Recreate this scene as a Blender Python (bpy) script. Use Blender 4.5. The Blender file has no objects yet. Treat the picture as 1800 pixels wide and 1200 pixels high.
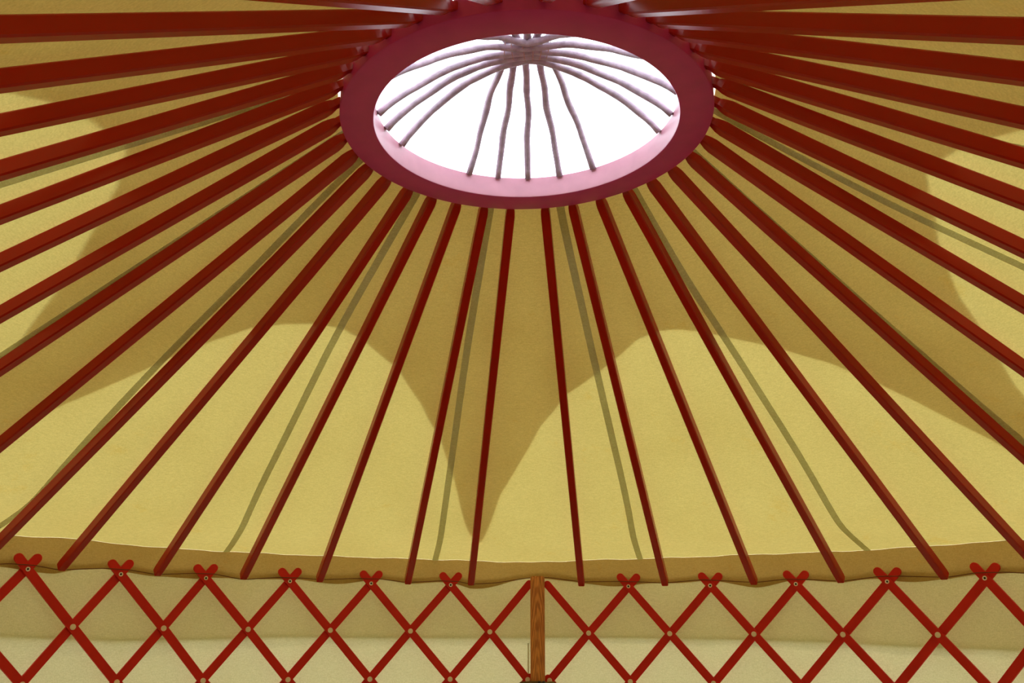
import bpy, bmesh, math, random
from mathutils import Vector, Matrix
random.seed(7)
sc = bpy.context.scene
COL = sc.collection
PI = math.pi
R = math.radians

# ------------------------------------------------------------------ frame
S = 2.2            # metres per unit: radius of the yurt wall
Z0 = 1.5           # eye height above the floor
F_PX, PITCH, YAW, ROLL, CAM_Y = 1627.69, 0.310335, 0.00218, 0.00463, -0.89157
H1, RO, RI, HT = 0.57364, 0.21762, 0.17846, 0.60373      # crown ring: underside, radii, top
OX, OY, TX = 0.01811, 0.07351, 0.022565                  # crown ring centre and its slight tilt
ZE, WX = 0.09632, -0.00431                               # height of the pole feet, lean of the wall rim
W = lambda x, y, z: Vector((x * S, y * S, z * S + Z0))

# ------------------------------------------------------------------ camera
cp, sp, cy_, sy_, cr, sr = math.cos(PITCH), math.sin(PITCH), math.cos(YAW), math.sin(YAW), math.cos(ROLL), math.sin(ROLL)
Fv = Vector((sy_ * cp, cy_ * cp, sp)); Rt = Vector((cy_, -sy_, 0)); Uv = Rt.cross(Fv)
R2 = Rt * cr + Uv * sr; U2 = -Rt * sr + Uv * cr
cd = bpy.data.cameras.new('camera'); cam = bpy.data.objects.new('camera', cd); COL.objects.link(cam)
cd.sensor_width = 36; cd.lens = F_PX / 1800 * 36; cd.clip_start = 0.02
M = Matrix((R2, U2, -Fv)).transposed().to_4x4(); M.translation = W(0, CAM_Y, 0)
cam.matrix_world = M
sc.camera = cam

# ------------------------------------------------------------------ light and exposure
wd = bpy.data.worlds.new('sky'); sc.world = wd; wd.use_nodes = True
bg = wd.node_tree.nodes['Background']
bg.inputs[0].default_value = (0.86, 0.92, 1.0, 1)       # bright hazy sky
bg.inputs[1].default_value = 14.0
sd = bpy.data.lights.new('sun', 'SUN'); sun = bpy.data.objects.new('sun', sd); COL.objects.link(sun)
sd.energy = 9.0; sd.angle = R(1.0); sd.color = (1.0, 0.93, 0.82)
SUN_AZ, SUN_EL = R(20), R(62)
sun_dir = Vector((math.sin(SUN_AZ) * math.cos(SUN_EL), math.cos(SUN_AZ) * math.cos(SUN_EL), math.sin(SUN_EL)))
sun.rotation_euler = (-sun_dir).to_track_quat('-Z', 'Y').to_euler()
sun.location = sun_dir * 30
sc.view_settings.view_transform = 'Standard'; sc.view_settings.look = 'None'
sc.view_settings.gamma = 1.0; sc.view_settings.use_curve_mapping = False
sc.view_settings.exposure = -1.73
sc.cycles.max_bounces = 16; sc.cycles.diffuse_bounces = 10; sc.cycles.transmission_bounces = 10
sc.cycles.transparent_max_bounces = 16

# ------------------------------------------------------------------ materials
def new_mat(name):
    m = bpy.data.materials.new(name); m.use_nodes = True
    nt = m.node_tree; nt.nodes.clear()
    return m, nt, nt.nodes.new('ShaderNodeOutputMaterial')
def noise(nt, scale, detail=3, vec=None, rough=0.5):
    n = nt.nodes.new('ShaderNodeTexNoise'); n.inputs['Scale'].default_value = scale
    n.inputs['Detail'].default_value = detail; n.inputs['Roughness'].default_value = rough
    if vec: nt.links.new(vec, n.inputs['Vector'])
    return n.outputs['Fac']
def coord(nt, scale=(1, 1, 1)):
    t = nt.nodes.new('ShaderNodeTexCoord'); mp = nt.nodes.new('ShaderNodeMapping')
    mp.inputs['Scale'].default_value = scale
    nt.links.new(t.outputs['Object'], mp.inputs['Vector']); return mp.outputs['Vector']
def ramp(nt, fac, stops):
    r = nt.nodes.new('ShaderNodeValToRGB'); nt.links.new(fac, r.inputs[0])
    e = r.color_ramp.elements
    while len(e) < len(stops): e.new(0.5)
    for k, (p, c) in enumerate(stops): e[k].position = p; e[k].color = (*c, 1)
    return r.outputs[0]
def mul(nt, a, b, f=1.0):
    m = nt.nodes.new('ShaderNodeMix'); m.data_type = 'RGBA'; m.blend_type = 'MULTIPLY'
    m.inputs[0].default_value = f
    nt.links.new(a, m.inputs[6]); nt.links.new(b, m.inputs[7]); return m.outputs[2]

def canvas(name, trans, refl, k_trans, weave=1.0, stain=True):
    """woven cotton: diffuse reflection plus diffuse transmission"""
    m, nt, out = new_mat(name)
    v = coord(nt)
    mott = ramp(nt, noise(nt, 2.6, 5, v, 0.6), [(0.3, (0.93, 0.91, 0.86)), (0.7, (1, 1, 1))])
    va = coord(nt, (60, 60, 400))
    fine = ramp(nt, noise(nt, 1.0, 2, va), [(0.3, (0.88, 0.88, 0.86)), (0.7, (1, 1, 1))])
    vb = coord(nt, (240, 240, 240))
    fine2 = ramp(nt, noise(nt, 1.0, 2, vb), [(0.3, (0.86, 0.85, 0.80)), (0.7, (1, 1, 1))])
    tex = mul(nt, mul(nt, mott, fine, weave), fine2, weave)
    if stain:
        st = ramp(nt, noise(nt, 5.5, 6, v, 0.75), [(0.0, (1, 1, 1)), (0.60, (1, 1, 1)), (0.78, (1.0, 0.86, 0.62))])
        tex = mul(nt, tex, st)
    def rgb(c):
        n = nt.nodes.new('ShaderNodeRGB'); n.outputs[0].default_value = (*c, 1); return n.outputs[0]
    tr = nt.nodes.new('ShaderNodeBsdfTranslucent'); nt.links.new(mul(nt, rgb(trans), tex), tr.inputs[0])
    df = nt.nodes.new('ShaderNodeBsdfDiffuse'); nt.links.new(mul(nt, rgb(refl), tex), df.inputs[0])
    bp = nt.nodes.new('ShaderNodeBump'); bp.inputs['Strength'].default_value = 0.25; bp.inputs['Distance'].default_value = 0.01
    nt.links.new(noise(nt, 14, 4, v), bp.inputs['Height'])
    nt.links.new(bp.outputs[0], df.inputs['Normal'])
    mx = nt.nodes.new('ShaderNodeMixShader'); mx.inputs[0].default_value = k_trans
    nt.links.new(df.outputs[0], mx.inputs[1]); nt.links.new(tr.outputs[0], mx.inputs[2])
    nt.links.new(mx.outputs[0], out.inputs[0]); return m

def paint(name, col, rough=0.45, spec=0.5, grain=(3, 3, 3), var=0.12, bump=0.05):
    m, nt, out = new_mat(name)
    p = nt.nodes.new('ShaderNodeBsdfPrincipled')
    v = coord(nt, grain)
    lo = tuple(max(0, c * (1 - var)) for c in col)
    nt.links.new(ramp(nt, noise(nt, 6, 4, v), [(0.3, lo), (0.7, col)]), p.inputs['Base Color'])
    p.inputs['Roughness'].default_value = rough
    p.inputs['Specular IOR Level'].default_value = spec
    bp = nt.nodes.new('ShaderNodeBump'); bp.inputs['Strength'].default_value = bump; bp.inputs['Distance'].default_value = 0.002
    nt.links.new(noise(nt, 40, 3, v), bp.inputs['Height']); nt.links.new(bp.outputs[0], p.inputs['Normal'])
    nt.links.new(p.outputs[0], out.inputs[0]); return m

M_ROOF = canvas('roof_canvas', (0.80, 0.66, 0.19), (0.66, 0.54, 0.22), 0.165)
M_CAP = canvas('cap_canvas', (0.97, 0.85, 0.74), (0.80, 0.72, 0.62), 0.54, stain=False)
M_WALL = canvas('wall_canvas', (0.80, 0.72, 0.38), (0.68, 0.60, 0.38), 0.225, stain=False)
M_SKIRT = canvas('skirt_canvas', (0.95, 0.88, 0.70), (0.72, 0.62, 0.40), 0.66, stain=False)
M_HEM = canvas('hem_canvas', (0.72, 0.48, 0.16), (0.50, 0.35, 0.13), 0.16)
M_SEAM = canvas('seam_tape', (0.95, 0.98, 0.92), (0.90, 0.92, 0.80), 0.66, stain=False)
M_RED = paint('red_gloss_paint', (0.44, 0.012, 0.003), 0.25, 0.3, (1, 1, 1))
M_RING = paint('crown_red_flare_paint', (0.64, 0.055, 0.34), 0.42, 0.3)  # same red as the poles, with bluish lens flare mixed into the colour
M_RING_LIT = paint('skylit_inner_paint', (0.70, 0.33, 0.42), 0.35, 0.6)  # sky glare on the ring's inner face, painted in as paler pink
M_LATT = paint('lattice_red_paint', (0.66, 0.022, 0.010), 0.5, 0.2)
M_STICK = paint('bark_wood_flare', (0.52, 0.42, 0.50), 0.6, 0.4, (8, 8, 8), 0.35, 0.5)  # brown wood lightened to purple-grey: lens flare put into the colour
M_RIVET = paint('beige_rivet', (0.92, 0.78, 0.60), 0.4, 0.5)
M_STEEL = paint('pale_metal', (0.95, 0.88, 0.76), 0.5, 0.6)
M_DARK = paint('dark_hole', (0.02, 0.012, 0.01), 0.7, 0.2)
M_CORD = paint('brown_cord', (0.16, 0.055, 0.03), 0.8, 0.2)
M_LASH = paint('lashing_thread', (0.55, 0.30, 0.22), 0.7, 0.3)
M_FLOOR = paint('floor_mat', (0.22, 0.13, 0.06), 0.8, 0.2, (2, 2, 2), 0.3)
M_GRASS = paint('grass', (0.10, 0.16, 0.04), 0.9, 0.1, (2, 2, 2), 0.4)
M_BAG = paint('bag_cloth', (0.16, 0.105, 0.05), 0.8, 0.2, (6, 6, 6), 0.35)
M_BAG2 = paint('bag_flap_cloth', (0.21, 0.18, 0.07), 0.8, 0.2, (6, 6, 6), 0.35)
M_BLACK = paint('black_webbing', (0.012, 0.009, 0.010), 0.5, 0.4)

def oak():
    m, nt, out = new_mat('oak_wood')
    p = nt.nodes.new('ShaderNodeBsdfPrincipled')
    v = coord(nt, (46, 46, 2.6))
    w = nt.nodes.new('ShaderNodeTexWave'); w.wave_type = 'RINGS'; w.rings_direction = 'Y'
    w.inputs['Scale'].default_value = 1.6; w.inputs['Distortion'].default_value = 5.5
    w.inputs['Detail'].default_value = 3; w.inputs['Detail Scale'].default_value = 1.2
    nt.links.new(v, w.inputs['Vector'])
    g = ramp(nt, w.outputs['Fac'], [(0.2, (0.56, 0.19, 0.030)), (0.75, (0.78, 0.32, 0.06))])
    por = ramp(nt, noise(nt, 1.0, 2, coord(nt, (300, 300, 20))), [(0.35, (0.7, 0.65, 0.6)), (0.6, (1, 1, 1))])
    nt.links.new(mul(nt, g, por), p.inputs['Base Color'])
    p.inputs['Roughness'].default_value = 0.5
    nt.links.new(p.outputs[0], out.inputs[0]); return m
M_OAK = oak()

def clear():
    m, nt, out = new_mat('clear_vinyl')
    t = nt.nodes.new('ShaderNodeBsdfTransparent'); t.inputs[0].default_value = (0.97, 0.97, 0.97, 1)
    g = nt.nodes.new('ShaderNodeBsdfGlossy'); g.inputs['Roughness'].default_value = 0.08
    mx = nt.nodes.new('ShaderNodeMixShader')
    mx.inputs[0].default_value = 0.015; nt.links.new(t.outputs[0], mx.inputs[1]); nt.links.new(g.outputs[0], mx.inputs[2])
    nt.links.new(mx.outputs[0], out.inputs[0]); return m
M_CLEAR = clear()

# ------------------------------------------------------------------ object helpers
def mesh(name, verts, faces, mat, smooth=False):
    me = bpy.data.meshes.new(name); me.from_pydata([tuple(v) for v in verts], [], faces); me.update()
    me.materials.append(mat)
    if smooth: me.polygons.foreach_set('use_smooth', [True] * len(me.polygons))
    return me
def link(name, data, parent=None, **props):
    o = bpy.data.objects.new(name, data); COL.objects.link(o)
    if parent:
        o.parent = parent
        o.matrix_parent_inverse = Matrix.Translation(parent.location).inverted() if parent.location.length else Matrix()
    for k, v in props.items(): o[k] = v
    return o
def empty(name, loc, label, category, group=None):
    o = bpy.data.objects.new(name, None); COL.objects.link(o); o.location = loc
    o.empty_display_size = 0.1
    o['label'] = label; o['category'] = category
    if group: o['group'] = group
    return o
def recalc(me):
    bm = bmesh.new(); bm.from_mesh(me); bmesh.ops.recalc_face_normals(bm, faces=bm.faces[:]); bm.to_mesh(me); bm.free(); return me
def interp(tab, x):
    if x <= tab[0][0]: return tab[0][1]
    if x >= tab[-1][0]: return tab[-1][1]
    for (a, u), (b, v) in zip(tab, tab[1:]):
        if a <= x <= b:
            t = (x - a) / (b - a); return u + (v - u) * t
def grid(nu, nv, f, wrap=False):
    vs = [f(i, j) for i in range(nu) for j in range(nv)]; fs = []
    for i in range(nu if wrap else nu - 1):
        for j in range(nv - 1):
            a = i * nv + j; b = ((i + 1) % nu) * nv + j; fs.append((a, b, b + 1, a + 1))
    return vs, fs
def tube(path, rad, n=6, caps=True):
    """round tube along world points; rad number or list"""
    vs, fs = [], []
    N = len(path)
    up = Vector((0, 0, 1)); prev = None
    for i, p in enumerate(path):
        t = (path[min(i + 1, N - 1)] - path[max(i - 1, 0)]).normalized()
        a = prev if prev is not None else (up if abs(t.z) < 0.9 else Vector((1, 0, 0)))
        a = (a - t * a.dot(t)).normalized(); prev = a; b = t.cross(a)
        r = rad[i] if isinstance(rad, (list, tuple)) else rad
        for k in range(n):
            w = 2 * PI * k / n; vs.append(p + a * math.cos(w) * r + b * math.sin(w) * r)
    for i in range(N - 1):
        for k in range(n):
            fs.append((i * n + k, i * n + (k + 1) % n, (i + 1) * n + (k + 1) % n, (i + 1) * n + k))
    if caps: fs.append(tuple(range(n))[::-1]); fs.append(tuple((N - 1) * n + k for k in range(n)))
    return vs, fs
def merge(parts):
    vs, fs = [], []
    for v, f in parts:
        o = len(vs); vs += list(v); fs += [tuple(i + o for i in q) for q in f]
    return vs, fs

# ------------------------------------------------------------------ floor and ground
def disc(r, z, n=96):
    vs = [W(0, 0, 0)] ; vs[0].z = z
    for k in range(n): vs.append(Vector((r * math.sin(2 * PI * k / n), r * math.cos(2 * PI * k / n), z)))
    return vs, [(0, 1 + (k + 1) % n, 1 + k) for k in range(n)]
def slab(r, z0, z1, n=96):
    vs = []
    for z in (z0, z1):
        for k in range(n): vs.append(Vector((r * math.sin(2 * PI * k / n), r * math.cos(2 * PI * k / n), z)))
    fs = [tuple(range(n))[::-1], tuple(range(n, 2 * n))] + [(k, (k + 1) % n, n + (k + 1) % n, n + k) for k in range(n)]
    return vs, fs
link('floor', recalc(mesh('floor', *slab(1.016 * S, -0.04, 0.0), M_FLOOR)), kind='structure')
link('ground', mesh('ground', *disc(40, -0.045), M_GRASS), kind='structure')

# ------------------------------------------------------------------ canvas roof
FOLD = [(-180, .152), (-60, .153), (-51.6, .1546), (-47.2, .157), (-38.1, .1519), (-23.2, .1513), (-14.1, .1508), (-6.1, .1491), (-1.5, .1468), (2.7, .1457), (6, .1478), (8.7, .1498), (13.9, .151), (25.7, .1537), (39.3, .1527), (48.1, .1539), (60, .152), (180, .152)]
RF = 1.012
def canopy(phi, s, lift=0.0):
    """point of the roof canvas: phi azimuth about the crown centre, s 0 at the crown, 1 at the eave"""
    u = Vector((math.sin(phi), math.cos(phi))); B = OX * u.x + OY * u.y
    rm = -B + math.sqrt(B * B - (OX * OX + OY * OY - RF * RF))
    ex, ey = OX + rm * u.x, OY + rm * u.y
    th = math.degrees(math.atan2(ex, ey))
    zf = interp(FOLD, th)
    r = RO + (rm - RO) * s
    zl = H1 + 0.030 + TX * RO * u.x
    zpe = zl + (ZE + 0.0245 - zl) * (rm - RO) / (rm - 0.037 - RO)
    zp = zl + (ZE + 0.0245 - zl) * (r - RO) / (rm - 0.037 - RO)       # lies just above the poles
    za = zf + (1 - s) * (rm - RO) * 0.24                          # flatter apron towards the eave
    k = 0.012
    z = .5 * (zp + za + math.sqrt((zp - za) ** 2 + k * k)) - .5 * (math.sqrt((zpe - zf) ** 2 + k * k) - abs(zpe - zf)) * s ** 6
    # light slack and puckers close to the eave
    z += 0.0007 * math.sin(phi * 41 + 1.3 * math.sin(3 * phi)) * s * s * (0.35 + 0.65 * s ** 8) + 0.0004 * math.sin(phi * 97 + 2) * s ** 10
    z += lift
    return W(OX + r * u.x, OY + r * u.y, z)
NPH = 432
sv = [.004, .03, .05, .1, .2, .3, .4, .5, .6, .7, .76, .8, .83, .86, .88, .9, .92, .94, .955, .97, .98, .99, 1.0]
vs, fs = grid(NPH, len(sv), lambda i, j: canopy(2 * PI * i / NPH, sv[j]), wrap=True)
roof = link('ceiling', mesh('ceiling', vs, fs, M_ROOF, True), kind='structure', label='cream cotton roof canvas stretched over the red poles, glowing with daylight')
# eave: the canvas folds and hangs down outside the wall
VAL = [(-180, -.003), (-51.4, -.0001), (-41.2, -.0058), (-33, -.0034), (-24.3, .0022), (-12, .0011), (-1.5, .002), (10.4, .004), (25, .0009), (34.8, -.0032), (41.9, -.009), (52, -.0134), (70, -.012), (180, -.003)]
CORD = [(-60, .107), (-53.4, .1068), (-52.3, .1088), (-50.1, .1085), (-47.8, .1036), (-43.5, .1102), (-41.1, .1095), (-38.4, .104), (-34.8, .1086), (-32.5, .1092), (-29.5, .1009), (-25.8, .1071), (-23.3, .1073), (-21.3, .1051), (-17.1, .109), (-14.5, .1088), (-11.5, .1033), (-7.8, .1074), (-5.8, .1067), (-4.3, .1016), (-1.6, .1041), (2.6, .1152), (4.4, .1153), (8.3, .1065), (12.7, .1071), (14.9, .1057), (17.4, .1031), (21.9, .1083), (24.0, .1055), (27.4, .1012), (30.8, .1059), (33.4, .1036), (36.5, .0991), (40.4, .1056), (42.7, .104), (46.7, .0994), (49.5, .1045), (52.3, .1031), (54.0, .0999), (60, .102)]
def eave_pt(phi):
    p = canopy(phi, 1.0); x, y = p.x / S, p.y / S
    return math.atan2(x, y), (p.z - Z0) / S
def skirt(i, j):
    th, zf = eave_pt(2 * PI * i / NPH); t = j / 9
    zb = interp(VAL, math.degrees(th)); z = zf + (zb - zf) * t
    r = RF + 0.0075 * min(1, t * 3) + 0.0006 * math.sin(th * 57) * t
    return W(r * math.sin(th), r * math.cos(th), z)
vs, fs = grid(NPH, 10, skirt, wrap=True)
link('eave_skirt', mesh('eave_skirt', vs, fs, M_SKIRT, True), roof, label='canvas skirt hanging from the eave, dark upper band behind the wall')
def hem(i, j):
    th, zf = eave_pt(2 * PI * i / NPH); t = j / 6
    zb = interp(CORD, math.degrees(th)) - 0.003 + 0.0035 * math.sin(th * 23) + 0.002 * math.sin(th * 47 + 1); z = zf - 0.0003 + (zb - zf) * t
    r = RF - 0.0008 - 0.003 * t + 0.0010 * math.sin(th * 44 + 2.5 * math.sin(th * 9)) * t + 0.0007 * math.sin(th * 113 + 9 * t) * t + 0.0006 * math.sin(th * 70 - 5 * t + 2 * math.sin(th * 17)) * math.sin(t * 3)
    return W(r * math.sin(th), r * math.cos(th), z)
vs, fs = grid(NPH, 7, hem, wrap=True)
link('eave_hem', mesh('eave_hem', vs, fs, M_HEM, True), roof, label='ochre doubled canvas hem under the eave fold')
# seam tapes along the roof gores
SEAMS = [[(0, -64.8), (.22, -62.2), (.47, -61.4), (.72, -60.2), (1, -58.2)], [(0, -38), (.3, -37.7), (.52, -36.6), (.77, -35.9), (1, -34.3)], [(0, -11.4), (.3, -11.1), (.55, -10.6), (1, -10.1)],
         [(0, 12.3), (.2, 13.8), (.44, 14.7), (.7, 15.3), (1, 14.9)], [(0, 39.2), (.2, 39.6), (.35, 40.8), (.62, 41.5), (1, 41.0)], [(0, 67), (1, 69)], [(0, 88.5), (.31, 91), (.42, 92.7), (1, 94)], [(0, 110), (.24, 112.6), (.35, 115.9), (1, 118)],
         [(0, 158), (1, 158)], [(0, -178), (1, -178)], [(0, -152), (1, -152)], [(0, -107), (.3, -108.5), (1, -109)], [(0, -79.5), (1, -79.5)]]
for tab in SEAMS:
    N = 40; hw = 0.0057; vs, fs = [], []
    for k in range(N + 1):
        s = k / N * 0.997
        ph = R((interp(tab, s - .06) + interp(tab, s) + interp(tab, s + .06)) / 3)
        c = canopy(ph, s, -0.0012)
        a = canopy(ph - 0.02, s, -0.0012); b = canopy(ph + 0.02, s, -0.0012); d = (b - a).normalized() * hw * S
        for q in (-1, 1): vs.append(c + d * q)
        for q in (-1, 1): vs.append(c + d * q + Vector((0, 0, -0.0012)))
    for k in range(N):
        a = 4 * k; b = a + 4
        fs += [(a, a + 1, b + 1, b), (a + 2, b + 2, b + 3, a + 3), (a, b, b + 2, a + 2), (a + 1, a + 3, b + 3, b + 1)]
    fs += [(0, 2, 3, 1), (4 * N, 4 * N + 1, 4 * N + 3, 4 * N + 2)]
    link('seam_tape', recalc(mesh('seam_tape', vs, fs, M_SEAM)), roof)

# ------------------------------------------------------------------ wall canvas
def wall_patch(a0, a1, n):
    def f(i, j):
        th = R(a0 + (a1 - a0) * i / (n - 1)); d = math.degrees(th)
        t = (j / 32) ** 1.7
        ztop = interp(CORD, (d + 180) % 360 - 180) + 0.008; zb = -Z0 / S + 0.0002
        z = ztop + (zb - ztop) * t
        r = 1.0130 + 0.0008 * math.sin(th * 31 + 3 * t) * (1 - 0.3 * t) + 0.0006 * math.sin(th * 74 + 9 * t)
        # diagonal drag fold beside the oak post
        g = (d + 3.4) - (t - .015) * 47
        w = max(0, 1 - ((d + .8) / 3.6) ** 2)
        r += w * (-0.0030 * math.exp(-(g / 0.45) ** 2) + 0.0016 * math.exp(-((g - 1.1) / 0.6) ** 2)) - 0.0016 * math.exp(-((d - 3.3 - t * 9) / .5) ** 2) * math.exp(-(t / .05) ** 2)
        return W(r * math.sin(th), r * math.cos(th), z)
    return grid(n, 33, f)
for nm, a0, a1 in (('wall_back', -48, 52), ('wall_right', 52, 132), ('wall_front', 132, 232), ('wall_left', -128, -48)):
    vs, fs = wall_patch(a0, a1, 401 if nm == 'wall_back' else 151)
    w_ = link(nm, mesh(nm, vs, fs, M_WALL, True), kind='structure')

# narrow seam strip of the wall canvas running down behind the post
vs, fs = [], []
for k in range(13):
    z = -0.008 - (Z0 / S - 0.02) * k / 12
    for dth, r in ((-0.0016, 1.0092), (0.0016, 1.0092), (0.0016, 1.0102), (-0.0016, 1.0102)):
        th = R(2.2) + dth; vs.append(W(r * math.sin(th), r * math.cos(th), z))
for k in range(12):
    for q in range(4): fs.append((4 * k + q, 4 * k + (q + 1) % 4, 4 * k + 4 + (q + 1) % 4, 4 * k + 4 + q))
fs += [(3, 2, 1, 0), (48, 49, 50, 51)]
link('seam_tape', recalc(mesh('wall_seam', vs, fs, M_SEAM)), bpy.data.objects['wall_back'])

# ------------------------------------------------------------------ outer star-shaped crown cover
STAR = [(-5.15, .90), (-5.4, .87), (-7, .808), (-9.4, .669), (-12.7, .552), (-17.4, .46), (-23.2, .383), (-31.7, .33), (-37.2, .313), (-43, .316), (-47.9, .331), (-53, .356), (-56.9, .399), (-60.5, .454), (-64.1, .531), (-67.1, .60), (-71, .76), (-73.2, .90), (-75.3, .74), (-77, .62), (-79.5, .516), (-83.8, .423), (-87.2, .375), (-91.9, .327), (-98.6, .279), (-107, .254), (-113.6, .274), (-117, .288), (-123, .327), (-126.1, .361), (-132, .46), (-137, .62), (-141, .90), (-145, .6), (-152, .43), (-160, .35), (-170, .30), (-178, .31)]
STAR2 = [(-4.9, .869), (-2.7, .70), (-0.3, .618), (3.4, .511), (8.2, .433), (15.7, .376), (23.8, .318), (28.9, .306), (32.4, .309), (37.5, .326), (45.4, .371), (48.9, .395), (54.6, .446), (58.5, .505), (61.5, .567), (65.2, .668), (67.5, .77), (69.5, .90), (71.7, .72), (73.8, .585), (75.6, .535), (78.6, .464), (80.7, .415), (83, .386), (88.3, .334), (97.1, .287), (101.5, .272), (106.9, .281), (109.6, .289), (115.5, .321), (118.9, .347), (125, .42), (130, .56), (135, .90), (140, .6), (146, .45), (155, .35), (165, .30), (175, .30), (182, .31)]
star_tab = sorted(STAR) + STAR2
cover = empty('crown_cover', W(OX, OY, HT + 0.03), 'star-shaped outer canvas crown cover with scalloped edge, seen as the darker star through the roof', 'canvas cover')
rr = [0, .1, .25, .4, .55, .7, .8, .88, .94, 1.0]
NS = 540
def star_pt(i, j):
    d = -178 + 360 * i / NS; ph = R(d); e = interp(star_tab, d)
    if j < 3:
        r = RO * (0.985 + 0.005 * j)
        return W(OX + r * math.sin(ph), OY + r * math.cos(ph), HT + 0.0065 - 0.0002 * j + TX * r * math.sin(ph))
    return canopy(ph, e * rr[j - 3], 0.0035)
vs, fs = grid(NS, 13, star_pt, wrap=True)
link('star_canvas', mesh('star_canvas', vs, fs, M_CAP, True), cover)
def win_pt(i, j):
    ph = 2 * PI * i / 96; r = RO * 1.0 * j / 14
    z = HT + 0.0072 + 0.102 * max(0, (1 - (j / 14) ** 2)) ** 0.9
    return W(OX + r * math.sin(ph), OY + r * math.cos(ph), z + TX * r * math.sin(ph))
vs, fs = grid(96, 15, win_pt, wrap=True)
link('clear_window', mesh('clear_window', vs, fs, M_CLEAR, True), cover, label='clear vinyl skylight panel over the crown')

# ------------------------------------------------------------------ crown: ring and ten bent sticks
crown = empty('skylight_ring', W(OX, OY, H1), 'dark red round roof crown with bent sticks arched over its open eye', 'skylight')
prof = [(RI + .002, H1), (RO - .002, H1), (RO - .0006, H1 + .0006), (RO, H1 + .002), (RO, HT - .002), (RO - .002, HT), (RI + .002, HT), (RI, HT - .0015), (RI, H1 + .002), (RI + .0006, H1 + .0006)]
NR = 160
vs = []; fs = []
for i in range(NR):
    a = 2 * PI * i / NR
    for r, z in prof: vs.append(W(OX + r * math.sin(a), OY + r * math.cos(a), z + TX * r * math.sin(a)))
n = len(prof)
for i in range(NR):
    for k in range(n):
        fs.append((i * n + k, i * n + (k + 1) % n, ((i + 1) % NR) * n + (k + 1) % n, ((i + 1) % NR) * n + k))
me = recalc(mesh('ring', vs, fs, M_RING, True)); me.materials.append(M_RING_LIT)
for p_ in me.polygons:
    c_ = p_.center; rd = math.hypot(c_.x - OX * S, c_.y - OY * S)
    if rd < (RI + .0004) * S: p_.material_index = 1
me.set_sharp_from_angle(angle=R(30))
link('ring', me, crown)
ZC = 0.683
def stick(a0, a1, off, axis, seed, h):
    """bent stick from rim azimuth a0 over the crossing to rim azimuth a1"""
    rnd = random.Random(seed); N = 40; pts = []; rad = []
    e0 = Vector((RI * math.sin(R(a0)), RI * math.cos(R(a0)))) * .99; e1 = Vector((RI * math.sin(R(a1)), RI * math.cos(R(a1)))) * .99
    mid = Vector((0, off)) if axis == 'x' else Vector((off, 0))
    w1, w2 = rnd.uniform(0, 6), rnd.uniform(0, 6)
    for k in range(N + 1):
        t = k / N * 2 - 1
        e = e0 if t < 0 else e1; s = 1 - abs(t)             # 0 rim, 1 centre
        lat = s ** 0.9
        along = e * (1 - s)
        if axis == 'x': p = Vector((along.x, e.y * (1 - lat) ** 1.25 + off * (1 - (1 - lat) ** 1.25)))
        else: p = Vector((e.x * (1 - lat) ** 1.0 + off * (1 - (1 - lat) ** 1.0), along.y))
        wob = 0.0011 * math.sin(9 * t + w1) + 0.0007 * math.sin(21 * t + w2)
        if axis == 'x': p.y += wob * min(1, s * 5)
        else: p.x += wob * min(1, s * 5)
        z = HT - 0.0035 + (h - HT + 0.0035) * (math.sin(s * PI / 2) ** 0.85 if s > 0 else 0)
        pts.append(W(OX + p.x, OY + p.y, z + TX * p.x * (1 - s)))
        rad.append(S * (0.0047 + 0.0007 * rnd.uniform(-1, 1) * 0.4 + 0.0003 * math.sin(t * 14 + w1)) * (1 - 0.1 * abs(t)))
    v, f = tube(pts, rad, 8)
    link('stick', mesh('stick', v, f, M_STICK, True), crown)
XS = [(-62.9, 70.9, .0170), (-76.5, 84.3, .0085), (-88.1, 100.2, 0), (-109.7, 120.2, -.0085), (-138.2, 142.4, -.0170)]
YS = [(-25.0, -155, -.0205), (-11.7, -167, -.0105), (1.7, 180, .0000), (15.8, 168, .0100), (31.5, 155, .0205)]
for k, (a, b, o) in enumerate(XS): stick(a, b, o, 'x', 10 + k, ZC - 0.004)
for k, (a, b, o) in enumerate(YS): stick(a, b, o, 'y', 30 + k, ZC + 0.0045)
# thread lashing round the crossing
for k, xo in enumerate((-.024, -.0155, -.004, .005, .015, .026)):
    pts = []
    for q in range(29):
        a = 2 * PI * q / 28
        ye = math.cos(a) * 0.0225; ze = math.sin(a) * 0.0092
        pts.append(W(OX + xo + 0.003 * math.sin(a + k), OY + ye, ZC + 0.0002 + ze))
    v, f = tube(pts, 0.0011, 5)
    link('lashing', mesh('lashing', v, f, M_LASH, True), crown)

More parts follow.
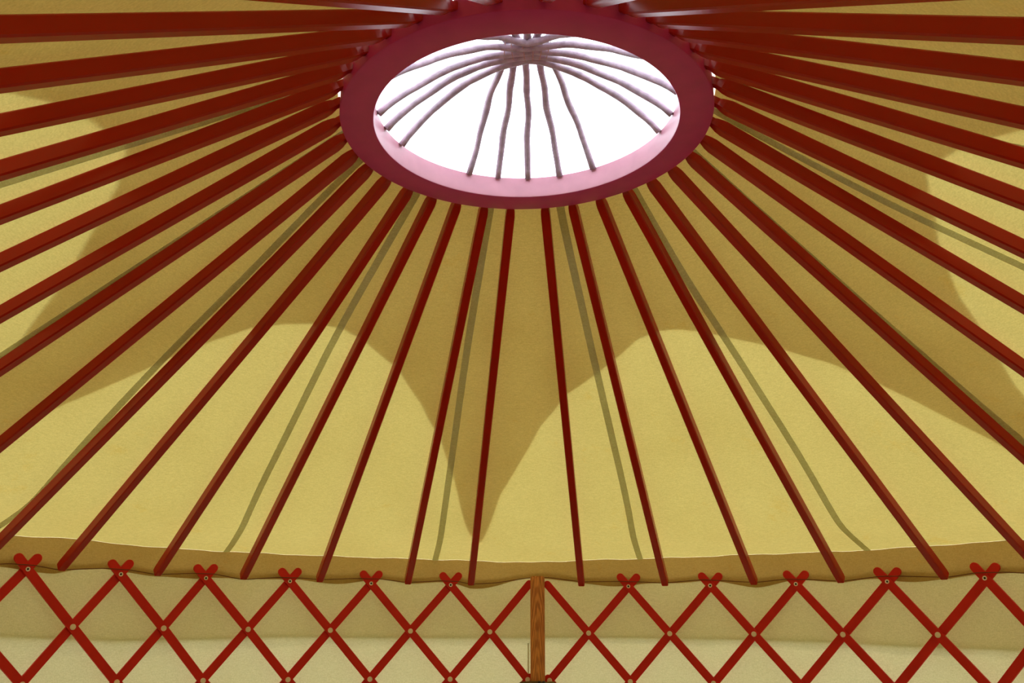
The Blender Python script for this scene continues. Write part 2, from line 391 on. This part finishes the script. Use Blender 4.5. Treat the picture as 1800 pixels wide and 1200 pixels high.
# ------------------------------------------------------------------ roof poles
WB, HB = 0.0064, 0.0158          # half width, depth of a pole
def pole_mesh(phi, th):
    s_, c_ = math.sin(phi), math.cos(phi)
    A = W(OX + RO * s_, OY + RO * c_, H1 + 0.0055 + TX * RO * s_)
    B = W(0.975 * math.sin(th), 0.975 * math.cos(th), ZE + WX * math.sin(th))
    d = (B - A); L = d.length; d.normalize()
    side = d.cross(Vector((0, 0, 1))).normalized(); up = side.cross(d).normalized()
    w, h = WB * S, HB * S; ch = 0.0035
    # stations: distance, width factor, lower inset, upper inset
    st = [(-0.016, .60, .007, .006), (0.004, .60, .007, .006), (0.009, .68, .0055, .004), (0.022, .90, .002, .002), (0.038, 1, 0, 0), (0.30, 1, 0, 0), (L * .5, 1, 0, 0), (L - 0.02, 1, 0, 0), (L - 0.004, .97, .001, .002), (L, .82, .004, .006)]
    vs, fs = [], []
    for x, k, lo, hi in st:
        ww = w * k; z0, z1 = lo, h - hi; c = ch * k
        sec = [(-ww + c, z0), (ww - c, z0), (ww, z0 + c), (ww, z1 - c), (ww - c, z1), (-ww + c, z1), (-ww, z1 - c), (-ww, z0 + c)]
        for a, b in sec: vs.append(A + d * x + side * a + up * b)
    m = 8
    for i in range(len(st) - 1):
        for k in range(m): fs.append((i * m + k, i * m + (k + 1) % m, (i + 1) * m + (k + 1) % m, (i + 1) * m + k))
    fs.append(tuple(range(m))[::-1]); fs.append(tuple((len(st) - 1) * m + k for k in range(m)))
    org = Vector(A)
    return recalc(mesh('roof_pole', [v - org for v in vs], fs, M_RED)), org
ordw = ['first', 'second', 'third', 'fourth', 'fifth', 'sixth', 'seventh', 'eighth', 'ninth', 'tenth', 'eleventh']
LEFT = [(-4.5, -4.33), (-14.2, -11.53), (-24.06, -21.41), (-33.5, -29.68), (-43.3, -38.62), (-53.1, -48.0), (-62.5, -55.4), (-71.8, -64.8), (-81.2, -74.3), (-90.4, -82.0), (-100.2, -90.6), (-109.8, -99.5), (-119.2, -108.5), (-128.9, -118.2), (-139.0, -127.3), (-149.8, -137.1), (-160.0, -147.5), (-171.8, -160)]
RIGHT = [(7.64, 8.32), (17.49, 17.77), (27.57, 27.53), (38.03, 36.68), (48.0, 46.91), (57.8, 55.9), (67.5, 64.5), (77.5, 74.9), (87.3, 84.1), (98.0, 93.5), (108.5, 102.7), (118.6, 111.3), (128.4, 119.9), (138.3, 129.6), (147.0, 138.3), (155.5, 147), (165.5, 157.5), (177.0, 169)]
for sd_, tab in (('left', LEFT), ('right', RIGHT)):
    for k, (a, b) in enumerate(tab):
        me, org = pole_mesh(R(a), R(b))
        if sd_ == 'left':
            lab = ('straight red roof pole with its foot %s to the left of the oak post' % ordw[k]) if k < 6 else \
                  ('red roof pole running off the left picture edge, %s up from the lower left corner' % ordw[k - 6]) if k < 16 else \
                  ('red roof pole end above the crown ring, %s of centre at the top edge' % ('just left' if k == 17 else 'second left'))
        else:
            lab = ('straight red roof pole with its foot %s to the right of the oak post' % ordw[k]) if k < 5 else \
                  ('red roof pole running off the right picture edge, %s up from the lower right corner' % ordw[k - 5]) if k < 15 else \
                  ('red roof pole end above the crown ring, %s of centre at the top edge' % ('just right' if k == 17 else 'second right' if k == 16 else 'third right'))
        o = link('roof_pole', me, label=lab, category='roof pole', group='red roof poles round the crown'); o.location = org

# ------------------------------------------------------------------ lattice wall panels
TL, HWD, EAR = 0.0042, 0.0073, 0.0305
DZ = 0.0865
def lattice(label, r0, r1, edge_first, z_a, z_b, loc_th):
    """r0/r1: pivot azimuths of the even and odd rows, running away from the post; edge_first: azimuth of the panel edge"""
    sgn = -1 if r0[0] < edge_first else 1
    par = empty('lattice_panel', W(math.sin(R(loc_th)), math.cos(R(loc_th)), -Z0 / S), label, 'lattice', 'red lattice wall panels')
    org = par.location
    r0, r1 = list(r0), list(r1)
    while abs(r0[-1]) < 150: r0.append(r0[-1] + sgn * 8.95); r1.append(r1[-1] + sgn * 8.95)
    def zrow(row, th): 
        base = z_a + (z_b - z_a) * min(1, abs(th) / 50)
        return base - (0.0873 if row else 0) - DZ * (row - 1) * (1 if row else 0) - 0.0005 * (row > 1)
    # node(row, col): even rows use edge at col 0 then r0; odd rows r1
    e0 = [edge_first] + r0
    def node(row, c):   # c counted in half steps from the edge: even rows even c, odd rows odd c
        k_ = (0.979 if sgn < 0 else 0.986) if row >= 2 else 1.0
        if row >= 2:
            a = e0[c // 2] if row % 2 == 0 and c // 2 < len(e0) else r1[(c - 1) // 2] if row % 2 and (c - 1) // 2 < len(r1) else None
            return None if a is None else edge_first + (a - edge_first) * k_
        if row % 2 == 0: return e0[c // 2] if c // 2 < len(e0) else None
        return r1[(c - 1) // 2] if (c - 1) // 2 < len(r1) else None
    def slat(path, rr0, rr1, head, foot):
        pts = [(R(t), z) for t, z in path]
        def ext(a, b, e):
            dx, dy = (a[0] - b[0]), (a[1] - b[1]); l = math.hypot(dx, dy); return (a[0] + dx / l * e, a[1] + dy / l * e)
        # arc-length list with half points
        P = [ext(pts[0], pts[1], head - HWD)] + pts + [ext(pts[-1], pts[-2], foot - HWD)]
        Q = []
        for a, b in zip(P, P[1:]): Q += [a, ((a[0] + b[0]) / 2, (a[1] + b[1]) / 2)]
        Q.append(P[-1])
        outline_l, outline_r = [], []
        def dirn(i):
            a = Q[max(0, i - 1)]; b = Q[min(len(Q) - 1, i + 1)]; l = math.hypot(b[0] - a[0], b[1] - a[1]); return ((b[0] - a[0]) / l, (b[1] - a[1]) / l)
        rows = []
        d0 = dirn(0); d1 = dirn(len(Q) - 1)
        for w in (75, 50, 25):
            c, s = math.cos(R(w)), math.sin(R(w)); x, y = Q[0]
            rows.append(((x - d0[0] * HWD * s, y - d0[1] * HWD * s), d0, HWD * c))
        for i, q in enumerate(Q): rows.append((q, dirn(i), HWD))
        for w in (25, 50, 75):
            c, s = math.cos(R(w)), math.sin(R(w)); x, y = Q[-1]
            rows.append(((x + d1[0] * HWD * s, y + d1[1] * HWD * s), d1, HWD * c))
        vs, fs = [], []
        for (x, y), (dx, dy), hw in rows:
            for r in (rr0, rr1):
                for q in (-1, 1):
                    tx, ty = x - dy * hw * q, y + dx * hw * q
                    vs.append(W(r * math.sin(tx), r * math.cos(tx), max(ty, -Z0 / S + 0.001)) - org)
        for i in range(len(rows) - 1):
            a, b = 4 * i, 4 * i + 4
            fs += [(a, b, b + 1, a + 1), (a + 2, a + 3, b + 3, b + 2), (a, a + 2, b + 2, b), (a + 1, b + 1, b + 3, a + 3)]
        e = 4 * (len(rows) - 1)
        fs += [(0, 1, 3, 2), (e, e + 2, e + 3, e + 1)]
        o = bpy.data.objects.new('slat', recalc(mesh('slat', vs, fs, M_LATT))); COL.objects.link(o); o.parent = par
    ROWS = 9
    maxc = 2 * len(r0)
    # family going away from the post (downwards) and family going towards it
    front_away = sgn > 0        # '\' slats lie on the room side in both panels
    for away in (True, False):
        front = (away == front_away)
        rr0, rr1 = (1.0 - TL, 1.0) if front else (1.0 + 0.0002, 1.0 + TL)
        starts = [(0, c) for c in range(0, maxc + 1, 2)]
        if away: starts += [(r, 0) for r in range(2, ROWS, 2)]
        for r, c in starts:
            path = []
            while r < ROWS and 0 <= c <= maxc:
                t = node(r, c)
                if t is None or abs(t) > 170: break
                path.append((t, zrow(r, t))); r += 1; c += 1 if away else -1
            if len(path) < 2: continue
            top = path[0][1] > 0.05
            edge_top = abs(path[0][0] - edge_first) < 0.1
            edge_bot = abs(path[-1][0] - edge_first) < 0.1
            slat(path, rr0, rr1, (0.012 if edge_top else EAR), (0.014 if edge_bot else 0.055))
    # rivets at every crossing in reach of the view
    def rivet_mesh():
        vs, fs = [], []; n = 14
        for rad, dep in ((0.0048, 0), (0.0048, 0.0006), (0.0036, 0.0012)):
            for k in range(n): a = 2 * PI * k / n; vs.append(Vector((rad * S * math.cos(a), -dep * S, rad * S * math.sin(a))))
        for l in range(2):
            for k in range(n): fs.append((l * n + k, l * n + (k + 1) % n, (l + 1) * n + (k + 1) % n, (l + 1) * n + k))
        fs.append(tuple(2 * n + k for k in range(n))); fs.append(tuple(range(n))[::-1])
        return recalc(mesh('rivet', vs, fs, M_RIVET))
    def eyelet_mesh():
        vs, fs = [], []; n = 14
        pr = [(0.0037, 0), (0.0037, 0.0006), (0.0031, 0.001), (0.0022, 0.0009), (0.0018, 0.0003), (0.0018, 0.0)]
        for rad, dep in pr:
            for k in range(n): a = 2 * PI * k / n; vs.append(Vector((rad * S * math.cos(a), -dep * S, rad * S * math.sin(a))))
        for l in range(len(pr)):
            l2 = (l + 1) % len(pr)
            for k in range(n): fs.append((l * n + k, l * n + (k + 1) % n, l2 * n + (k + 1) % n, l2 * n + k))
        me = recalc(mesh('eyelet', vs, fs, M_STEEL))
        me.materials.append(M_DARK)
        bm = bmesh.new(); bm.from_mesh(me)
        r = [bm.verts.new((0.0018 * S * math.cos(2 * PI * k / n), -0.00015, 0.0018 * S * math.sin(2 * PI * k / n))) for k in range(n)]
        fc = bm.faces.new(r[::-1]); fc.material_index = 1; bm.to_mesh(me); bm.free(); return me
    rm, em = rivet_mesh(), eyelet_mesh()
    for row in range(ROWS):
        for c in range(row % 2, maxc + 1, 2):
            t = node(row, c)
            if t is None or abs(t) > 80: continue
            if row == 0 and c == 0: continue
            o = bpy.data.objects.new('eyelet' if row == 0 else 'rivet', em if row == 0 else rm); COL.objects.link(o); o.parent = par
            th = R(t); rr_ = 1.0 - TL - 0.00005
            o.location = W(rr_ * math.sin(th), rr_ * math.cos(th), zrow(row, t)) - org
            o.rotation_euler = (0, 0, -th)
    return par
lattice('red riveted lattice wall panel to the left of the oak post', [-6.59, -15.52, -24.42, -33.29, -41.83, -50.57], [-2.09, -10.94, -19.71, -28.44, -37.01, -45.69], 2.15, 0.0995, 0.1024, -25)
lattice('red riveted lattice wall panel to the right of the oak post', [13.51, 22.54, 31.67, 40.92, 50.15], [8.94, 17.87, 26.88, 35.99, 45.13], 4.55, 0.0985, 0.0958, 28)

# ------------------------------------------------------------------ oak post
PT = R(3.28)
def box_at(th, r0, r1, hw, z0, z1, bev, mat, name, parent=None, **props):
    c, s = math.cos(th), math.sin(th)
    bm = bmesh.new(); bmesh.ops.create_cube(bm, size=1)
    bmesh.ops.scale(bm, vec=(2 * hw * S, (r1 - r0) * S, (z1 - z0) * S), verts=bm.verts)
    bmesh.ops.bevel(bm, geom=bm.edges[:], offset=bev, segments=2, affect='EDGES')
    me = bpy.data.meshes.new(name); bm.to_mesh(me); bm.free(); me.materials.append(mat)
    o = link(name, me, parent, **props)
    rm_ = (r0 + r1) / 2
    o.location = W(rm_ * s, rm_ * c, (z0 + z1) / 2); o.rotation_euler = (0, 0, -th); return o
box_at(PT, 0.9725, 0.9950, 0.0137, -Z0 / S, 0.1163, 0.004, M_OAK, 'oak_post', label='squared oak post standing upright between the two lattice panels', category='post')

# ------------------------------------------------------------------ thin cord under the eave
cpts = []
tt = [t for t in CORD]
lo, hi = -60, 60; N = 480
for k in range(N + 1):
    d = lo + (hi - lo) * k / N
    # smooth and keep clear of the pole feet and slats
    z = (interp(CORD, d - .25) + interp(CORD, d) + interp(CORD, d + .25)) / 3
    r = 0.9935 + 0.006 * max(0, 1 - abs(d - 3.28) / 1.6) ** 0.5
    cpts.append(W(r * math.sin(R(d)), r * math.cos(R(d)), z))
v, f = tube(cpts, 0.0017, 5)
o = link('cord', mesh('cord', v, f, M_CORD, True)); o['label'] = 'thin brown cord strung along the lattice tips and pole feet under the eave'; o['category'] = 'cord'

# ------------------------------------------------------------------ bag hung on the post, cut off by the lower frame
def bag():
    th = R(3.3); root = empty('hanging_bag', W(0.955 * math.sin(th), 0.955 * math.cos(th), -0.30), 'brown and olive bag with black straps hung on the oak post', 'bag')
    c, s = math.cos(th), math.sin(th)
    X = Vector((c, -s, 0)) * S; Y = Vector((s, c, 0)) * S; org = W(0.955 * s, 0.955 * c, -0.30) 
    def P(x, y, z): return X * x + Y * y + Vector((0, 0, (z + 0.30) * S)) 
    def body(x0, x1, mat, name, dy):
        # rounded shoulders: top width narrower than the body
        n = 12; vs, fs = [], []
        prof = [(-0.30, .050, .030), (-0.24, .054, .036), (-0.15, .050, .032), (-0.10, .045, .024), (-0.0855, .0385, .017), (-0.0800, .0350, .013), (-0.0768, .0318, .009)]
        for z, w, dpt in prof:
            ring = []
            for k in range(n + 1):
                t = k / n; x = -w + 2 * w * t
                x = max(x0, min(x1, x)); ring.append((x, -dpt * .5 * (1 - (2 * t - 1) ** 4) ** .5 - dy))
            for k in range(n, -1, -1):
                t = k / n; x = max(x0, min(x1, -w + 2 * w * t)); ring.append((x, 0.008))
            for x, y in ring: vs.append(P(x, y, z + (0.0006 * math.sin(x * 300))))
        m = 2 * (n + 1)
        for i in range(len(prof) - 1):
            for k in range(m): fs.append((i * m + k, i * m + (k + 1) % m, (i + 1) * m + (k + 1) % m, (i + 1) * m + k))
        fs.append(tuple(range(m))[::-1]); fs.append(tuple((len(prof) - 1) * m + k for k in range(m)))
        o = bpy.data.objects.new(name, recalc(mesh(name, vs, fs, mat))); COL.objects.link(o); o.parent = root; return o
    body(-0.06, 0.0135, M_BAG, 'body', 0.0)
    q = body(0.0135, 0.06, M_BAG2, 'flap', 0.001); q['label'] = 'olive cloth flap'
    for x in (0.0035, 0.0115):
        vs = []
        for z in (-0.28, -0.20, -0.11, -0.088, -0.0765):
            d = 0.016 if z < -.1 else 0.013 if z < -.08 else 0.0075
            for xx in (x - .0022, x + .0022):
                vs += [P(xx, -d - 0.003, z + .0012), P(xx, -d + 0.012, z + .0012)]
        fs = []
        for i in range(4):
            a, b = 4 * i, 4 * i + 4
            fs += [(a, a + 2, b + 2, b), (a + 1, b + 1, b + 3, a + 3), (a, b, b + 1, a + 1), (a + 2, a + 3, b + 3, b + 2)]
        fs += [(0, 1, 3, 2), (16, 18, 19, 17)]
        o = bpy.data.objects.new('strap', recalc(mesh('strap', vs, fs, M_BLACK))); COL.objects.link(o); o.parent = root
        o['label'] = 'black strap'
bag()
